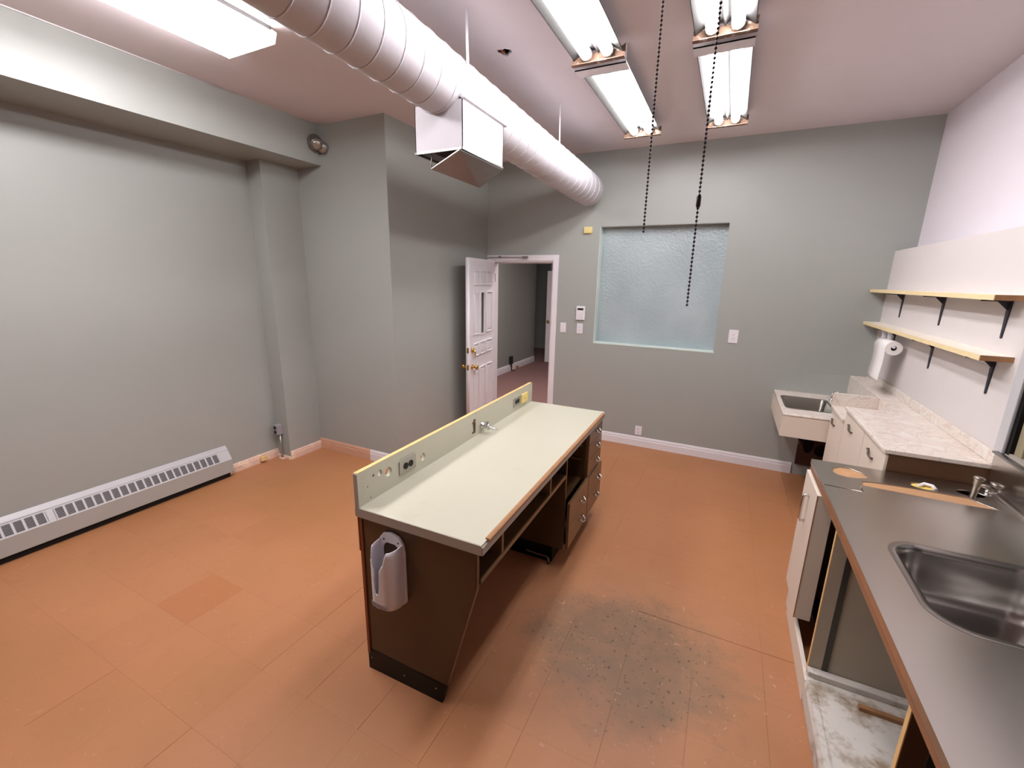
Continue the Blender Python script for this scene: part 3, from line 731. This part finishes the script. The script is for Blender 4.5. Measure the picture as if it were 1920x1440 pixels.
gpts = [(cx_-.040, .500), (cx_-.010, .494), (cx_+.025, .492), (cx_+.040, .486), (cx_+.036, .474), (cx_, .472), (cx_-.036, .474), (cx_-.042, .486)]
prism(gb, gpts, XZ, -.0828, -.0765); obj('grey_band', gb, 'plastic_grey', so)

# ------------------------------------------------------------------ stainless counter on the right
ZS = .919; SX0 = .493; SY1 = 2.660; SY0 = -.7
SC = thing('steel_counter', 'stainless steel counter with inset sink and cut-outs at right', 'counter', (0, 0, 0))
sinkout = rrect(.612, 1.428, 1.075, 1.908, .10, 8)
h1 = [(.563, 2.52), (.575, 2.575), (.61, 2.607), (.65, 2.608), (.69, 2.57), (.706, 2.53), (.697, 2.505), (.655, 2.482), (.615, 2.474), (.58, 2.488)]
h2 = circ(.912, 2.527, .047, 20, .036); h3 = circ(1.083, 2.535, .05, 20, .034)
stripo = [(.655, 2.398), (.668, 2.452), (.72, 2.470), (.864, 2.480), (1.05, 2.478), (1.12, 2.388), (1.033, 2.382), (.833, 2.39)]
slit1 = [(.499, 2.320), (.640, 2.312), (.640, 2.321), (.499, 2.331)]
slit2 = [(.6405, 2.324), (.6465, 2.324), (.650, 2.392), (.645, 2.392)]
top = obj('counter_top', plate([(SX0, SY0), (XW-.002, SY0), (XW-.002, SY1), (SX0, SY1)], [sinkout, h1, h2, h3, stripo, slit1, slit2], XY, ZS-.004, ZS), 'steel', SC)
obj('front_lip', boxes((SX0, SY0, ZS-.028, SX0+.003, SY1, ZS-.004), (SX0, SY1-.003, ZS-.028, .80, SY1, ZS-.004)), 'steel', SC)
obj('wood_edge', box(SX0+.003, SY0, ZS-.056, SX0+.02, SY1-.004, ZS-.005), 'edgewood', SC)
obj('core_board', boxes((SX0+.02, 2.37, ZS-.022, .76, SY1-.01, ZS-.0045), (.76, 2.37, ZS-.022, 1.17, 2.485, ZS-.0045)), 'wood', SC)
obj('foam_plug', lt([(.001, -.03), (.045, -.03), (.045, -.008), (.036, -.003), (.02, -.012), (.001, -.012)], (.912, 2.525, ZS), (0, 0, 1), 16), 'foam', SC)
obj('white_tube', tb([(.90, 2.545, ZS-.012), (.925, 2.552, ZS+.004), (.948, 2.535, ZS+.006), (.955, 2.51, ZS-.002)], .008, 8), 'plastic', SC)
bs = obj('back_splash', boxes((XW-.014, SY0, ZS, XW-.002, 2.655, 1.092)), 'steel', SC)
obj('splash_rim', box(XW-.03, SY0, 1.092, XW-.002, 2.655, 1.102), 'galv', bs, bevel=.003)
obj('cove', pr([(XW-.014, ZS), (XW-.03, ZS), (XW-.026, ZS+.005), (XW-.019, ZS+.010), (XW-.014, ZS+.02)], XZ, SY0, 2.655), 'steel', bs)
# sink bowl lofted from rounded rectangles
def bowl(x0, y0, x1, y1, loops):
    bm = bmesh.new(); R = []
    for ins, z, r in loops: R.append([bm.verts.new((a, b, z)) for a, b in rrect(x0+ins, y0+ins, x1-ins, y1-ins, r, 8)])
    for A_, B_ in zip(R, R[1:]):
        for k in range(len(A_)): bm.faces.new((A_[k], A_[(k+1) % len(A_)], B_[(k+1) % len(A_)], B_[k])).smooth = True
    bm.faces.new(R[-1])
    bmesh.ops.recalc_face_normals(bm, faces=bm.faces)
    for f in bm.faces: f.normal_flip()
    return bm
sk = obj('sink_bowl', bowl(.612, 1.428, 1.075, 1.908, [(-.004, ZS+.0005, .104), (.0, ZS+.002, .10), (.012, ZS+.0008, .096), (.024, ZS-.005, .090), (.030, ZS-.02, .086), (.034, ZS-.10, .082), (.044, ZS-.150, .075), (.056, ZS-.168, .066), (.075, ZS-.177, .055), (.12, ZS-.181, .04)]), 'bowl', SC)
obj('drain', lt([(.042, 0), (.042, .003), (.034, .004), (.03, -.004), (.006, -.004)], (.80, 1.66, ZS-.181), (0, 0, 1), 20), 'chrome', sk)
# stub of the old tap
tp = obj('tap_body', lt([(.012, -.03), (.012, .05), (.016, .055), (.016, .075), (.020, .078), (.022, .088), (.014, .092)], (1.078, 2.508, ZS), (.12, .1, 1), 14), 'dullmetal', SC)
obj('tap_crossbar', tb([(1.085, 2.512, ZS+.060), (1.115, 2.500, ZS+.055), (1.135, 2.492, ZS+.052)], .011, 10), 'dullmetal', tp)
obj('tap_knob', lt([(.010, 0), (.013, .022), (.022, .026), (.024, .036), (.012, .04)], (1.135, 2.492, ZS+.042), (.1, 0, 1), 14), 'dullmetal', tp)
obj('tap_nut', lt([(.016, 0), (.016, .014), (.006, .016)], (1.165, 2.60, ZS+.001), (0, 0, 1), 6), 'chrome', SC)

# base cabinet under the steel counter
BC = thing('sink_base_cabinet', 'putty and white base cabinet with missing doors under the steel counter', 'cabinet', (0, 0, 0))
FX = .518
dr = obj('door', box(.485, 2.335, .172, .556, 2.672, ZS-.066), 'lam', BC, bevel=.002)
obj('edge_band', box(.4835, 2.3335, .172, .4865, 2.3365, ZS-.068), 'brownwood', dr)
obj('handle', tb([(.485, 2.50, .775), (.468, 2.50, .775), (.461, 2.502, .765), (.461, 2.507, .640), (.468, 2.51, .628), (.485, 2.51, .628)], .0075, 8), 'chrome', dr)
obj('toe_board', boxes((.503, 2.0, 0, .523, 2.60, .115), (.51, 2.60, 0, .53, 2.69, .17), (.512, SY0, 0, .53, 2.0, .105)), 'lam', BC, bevel=.003)
obj('cabinet_floor', box(.512, 1.2, .105, 1.15, 2.055, .122), 'dirty', BC)
obj('cabinet_floor', box(.53, SY0, .105, 1.15, 1.19, .118), 'dark', BC)  # floor beyond the dividers in near-black, shade put into the colour
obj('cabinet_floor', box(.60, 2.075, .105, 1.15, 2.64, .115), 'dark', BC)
for y in (2.055, 1.19):
    p_ = obj('divider', box(FX, y, .118, 1.15, y+.018, ZS-.066), 'lam_in' if y > 2 else 'dkbrown', BC)  # nearer divider in dark brown, its shade put into the colour
    obj('raw_edge', box(FX-.0025, y, .118, FX, y+.018, ZS-.066), 'ply', p_)
    tr = obj('shelf_track', box(.566, y-.004, .125, .588, y, ZS-.07), 'track', p_)
obj('far_end_panel', box(.556, 2.64, 0, 1.15, 2.66, ZS-.066), 'dkbrown', BC)
obj('cabinet_back', box(1.15, SY0, 0, 1.17, 2.66, ZS-.066), 'dkbrown', BC)
obj('loose_batten', box(.68, 1.925, .122, .88, 1.945, .140), 'brownwood', BC)
obj('corner_batten', box(.512, 2.015, .122, 1.14, 2.053, .150), 'dirty', BC, bevel=.004)
obj('peeling_edge', pr([(.505, .02), (.512, .02), (.52, .11), (.535, .126), (.512, .126), (.503, .10)], XZ, 1.2, 2.04), 'dirty', BC)
tag(obj('white_hose', tb([(.590, 2.30, .64), (.585, 2.30, .62), (.592, 2.30, .60), (.584, 2.30, .575), (.593, 2.30, .55), (.60, 2.32, .53), (.62, 2.45, .52)], .008, 8), 'sensor'), 'cream hose in the dark gap of the base cabinet', 'hose')

# ------------------------------------------------------------------ marble-laminate worktop and its cabinets
ZM = 1.03; MX = .797; MY0 = 2.668; MY1 = 3.532; LX = 1.067
MW = thing('marble_worktop', 'pale marble-laminate worktop with narrow wall ledge below the shelves', 'worktop', (0, 0, 0))
obj('slab', pr([(MX-.012, MY0-.006), (XW-.002, MY0-.006), (XW-.002, D-.001), (LX, D-.001), (LX, MY1), (MX-.012, MY1)], XY, ZM-.022, ZM), 'marble', MW, bevel=.004)
obj('ledge_side', box(LX-.006, MY1, .8262, LX, D-.001, ZM-.002), 'marble', MW)
obj('wall_splash', box(XW-.012, 2.668, ZM+.0005, XW-.002, D-.001, 1.088), 'marble', MW, bevel=.003)
NC = thing('white_wall_cabinet', 'white two-door cabinet with dark brown end under the marble worktop', 'cabinet', (0, 0, 0))
obj('carcass', boxes((MX+.018, MY0+.016, .09, XW-.002, MY1-.003, ZM-.0225)), 'lam', NC)
obj('end_panel', box(MX+.012, MY0, .0, XW-.002, MY0+.015, ZM-.0225), 'dkbrown', NC)
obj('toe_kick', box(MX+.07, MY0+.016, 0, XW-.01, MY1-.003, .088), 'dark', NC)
def zpull(par, y, z):
    obj('pull', tb([(MX, y+.045, z+.012), (MX-.010, y+.042, z+.014), (MX-.011, y+.015, z+.012), (MX-.012, y+.004, z-.006), (MX-.012, y-.015, z-.010), (MX-.010, y-.042, z-.012), (MX, y-.045, z-.012)], .0055, 6), 'handle', par)
for y0, y1, hy in ((MY0+.004, 3.064, 2.885), (3.072, MY1-.006, 3.345)):
    d_ = obj('door', box(MX, y0, .095, MX+.018, y1, ZM-.03), 'lam', NC, bevel=.002)
    zpull(d_, hy, .927)
FC = thing('low_white_cabinet', 'lower white cabinet with one door between worktop and wall basin', 'cabinet', (0, 0, 0))
FY0, FY1, FZ = MY1+.002, 3.918, .938
obj('carcass', box(MX+.018, FY0, .09, LX-.008, FY1-.002, FZ-.021), 'lam', FC)
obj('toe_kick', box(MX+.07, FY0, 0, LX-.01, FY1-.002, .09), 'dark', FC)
d_ = obj('door', box(MX, FY0, .095, MX+.018, FY1-.004, FZ-.026), 'lam', FC, bevel=.002); zpull(d_, 3.80, .838)
obj('marble_top', box(MX-.012, FY0, FZ-.02, LX-.0065, FY1-.002, FZ), 'marble', FC, bevel=.003)
obj('side_splash', box(MX-.008, FY1-.001, FZ-.02, LX-.0065, FY1+.016, 1.036), 'marble', FC, bevel=.003)

# small wall basin
SB = thing('wall_basin', 'small boxed wall sink with steel basin and marble-laminate rim', 'sink', (0, 0, 0))
BZ0, BZ1, BX0, BX1, BY0 = .635, .825, .489, LX-.007, 3.938
obj('rim', plate([(BX0, BY0), (BX1, BY0), (BX1, D-.001), (BX0, D-.001)], [rrect(.532, 4.135, .872, 4.595, .035, 5)], XY, BZ1-.02, BZ1), 'marble', SB)
obj('apron', boxes((BX0, BY0, BZ0, BX0+.018, D-.001, BZ1-.021), (BX0+.018, BY0, BZ0, BX1, BY0+.018, BZ1-.021), (BX0+.018, D-.02, BZ0, BX1, D-.001, BZ1-.021)), 'lam', SB)
obj('basin', bowl(.532, 4.135, .872, 4.595, [(-.012, BZ1+.001, .045), (.0, BZ1+.002, .035), (.004, BZ1-.004, .035), (.012, BZ1-.10, .035), (.03, BZ1-.14, .03), (.06, BZ1-.145, .02)]), 'basin', SB)
obj('overflow', pr(circ(4.30, BZ1-.045, .018, 12, .012), YZ, .538, .545), 'dark', SB)
fa = obj('faucet', lt([(.022, 0), (.022, .008), (.012, .014), (.010, .05), (.014, .055), (.014, .068), (.006, .074)], (.915, 4.60, BZ1), (0, 0, 1), 14), 'chrome', SB)
obj('spout', tb([(.915, 4.60, BZ1+.035), (.90, 4.58, BZ1+.04), (.885, 4.57, BZ1+.038), (.88, 4.565, BZ1+.026)], .007, 8), 'chrome', fa)
obj('lever', tb([(.915, 4.60, BZ1+.07), (.93, 4.58, BZ1+.085), (.95, 4.56, BZ1+.09)], .005, 8), 'chrome', fa)
UB = thing('under_basin_board', 'dark reddish brown board with black openings below the wall basin', 'board', (0, 0, 0))
obj('board', plate([(.76, .115), (1.15, .115), (1.15, .62), (.76, .62)], [circ(.845, .33, .045, 18, .09), circ(.955, .28, .06, 18)], XZ, D-.03, D-.014), 'darkred', UB)
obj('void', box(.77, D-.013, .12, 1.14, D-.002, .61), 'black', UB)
obj('drain_pipe', tb([(.70, 4.36, BZ1-.146), (.70, 4.36, .52), (.72, 4.40, .46), (.76, 4.6, .44), (.80, 4.80, .44)], .022, 10), 'black', UB)
AP = obj('acrylic_sheet', box(.72, D-.006, .828, LX-.008, D-.002, 1.024), 'acryl'); tag(AP, 'clear acrylic splash sheet on the wall behind the basin', 'splash sheet')

# ------------------------------------------------------------------ shelves with iron brackets
def shelf(z, xf, y0, label):
    t = thing('wall_shelf', label, 'shelf', (XW, y0, z), 0, 'wall shelves')
    dpt = XW-xf; L_ = D-.01-y0
    obj('board', box(-dpt+.003, .003, -.024, 0, L_, 0), 'shelf', t)
    obj('front_edge', box(-dpt, 0, -.0245, -dpt+.003, L_, .0004), 'shelfedge', t)
    obj('end_edge', box(-dpt+.003, 0, -.0245, 0, .003, .0004), 'brownwood', t)
    for y in (2.905, 3.63, 4.365):
        y -= y0
        b_ = bmesh.new()
        prism(b_, [(y-.016, -.025), (y+.016, -.025), (y+.015, -.06), (y+.005, -.20), (y, -.205), (y-.005, -.20), (y-.015, -.06)], YZ, -.007, 0)
        prism(b_, [(-dpt+.008, y-.005), (-dpt+.008, y+.005), (-.02, y+.014), (-.0, y+.016), (-.0, y-.016), (-.02, y-.014)], XY, -.032, -.025)
        prism(b_, [(-.006, -.031), (-.05, -.031), (-.006, -.075)], XZ, y-.003, y+.003)
        obj('bracket', b_, 'iron', t)
    return t
shelf(1.795, 1.074, 2.775, 'upper white shelf on black iron brackets')
shelf(1.52, 1.072, 2.755, 'lower white shelf above the paper towel roll')

# paper towel roll under the lower shelf
PT = thing('paper_towel', 'white paper towel roll on a holder under the lower shelf', 'paper towel', (0, 0, 0))
RC = (1.108, 4.03, 1.385); RR = .050
obj('roll', plate(circ(RC[0], RC[2], RR, 36), [circ(RC[0], RC[2], .0185, 20)], XZ, RC[1], RC[1]+.28), 'paper', PT)
obj('dark_core_hole', tb([(RC[0], RC[1]+.012, RC[2]), (RC[0], RC[1]+.27, RC[2])], .0188, 16), 'black', PT)  # black plug stands in for the shade inside the roll's hole
obj('spindle', tb([(RC[0]-.004, RC[1]-.012, RC[2]+.009), (RC[0]-.004, RC[1]+.30, RC[2]+.009)], .009, 10), 'plastic', PT)
tbm = bmesh.new(); prev = None
for k in range(15):
    if k < 5:
        a = math.radians(90+22.5*k); x, z = RC[0]+(RR+.0015)*math.cos(a), RC[2]+(RR+.0015)*math.sin(a)
    else: x, z = RC[0]-RR-.0015+.004*math.sin((k-4)*.5), RC[2]-.026*(k-4)
    a_, b_ = tbm.verts.new((x, RC[1]+.002, z)), tbm.verts.new((x, RC[1]+.278, z))
    if prev: tbm.faces.new((prev[0], prev[1], b_, a_)).smooth = True
    prev = (a_, b_)
to = obj('hanging_sheet', tbm, 'paper', PT); q_ = to.modifiers.new('solid', 'SOLIDIFY'); q_.thickness = .0015
for y in (RC[1]-.006, RC[1]+.284):
    obj('holder_arm', boxes((RC[0]-.014, y-.004, RC[2]-.01, RC[0]+.014, y+.004, 1.495)) if y > 4.2 else boxes((RC[0]-.006, y-.003, RC[2]+.004, RC[0]+.002, y+.003, RC[2]+.016)), 'plastic', PT, bevel=.002)
obj('holder_rail', box(RC[0]-.02, RC[1]+.10, 1.488, RC[0]+.02, RC[1]+.30, 1.4955), 'plastic', PT)
obj('holder_arm', box(RC[0]-.012, RC[1]+.15, RC[2]+RR+.001, RC[0]+.012, RC[1]+.156, 1.488), 'plastic', PT)

# ------------------------------------------------------------------ window 2: steel frame on the right
w2 = sthing('window_2', 'steel-framed opening with tan blind at the right edge', 'window')
obj('outer_jamb', boxes((XW-.012, 2.622, 1.102, XW, 2.690, 1.9), (XW, 2.622, 1.10, XR, 2.69, 1.9)), 'heater_lt', w2, bevel=.003)
obj('dark_gap', box(XW+.0, 2.595, 1.105, XW+.05, 2.622, 1.9), 'black', w2)  # dark gap beside the jamb, drawn as a black strip
obj('inner_jamb', box(XW+.015, 2.54, 1.105, XW+.06, 2.595, 1.9), 'tan', w2, bevel=.003)
obj('mullion', box(XW+.02, 2.44, 1.105, XW+.05, 2.48, 1.9), 'tan', w2, bevel=.003)
obj('sill', box(XW+.001, WY0, 1.10, XR, 2.622, 1.112), 'cream_edge', w2)
obj('pane', box(XW+.07, WY0, 1.112, XW+.076, 2.62, 1.9), 'screen', w2)
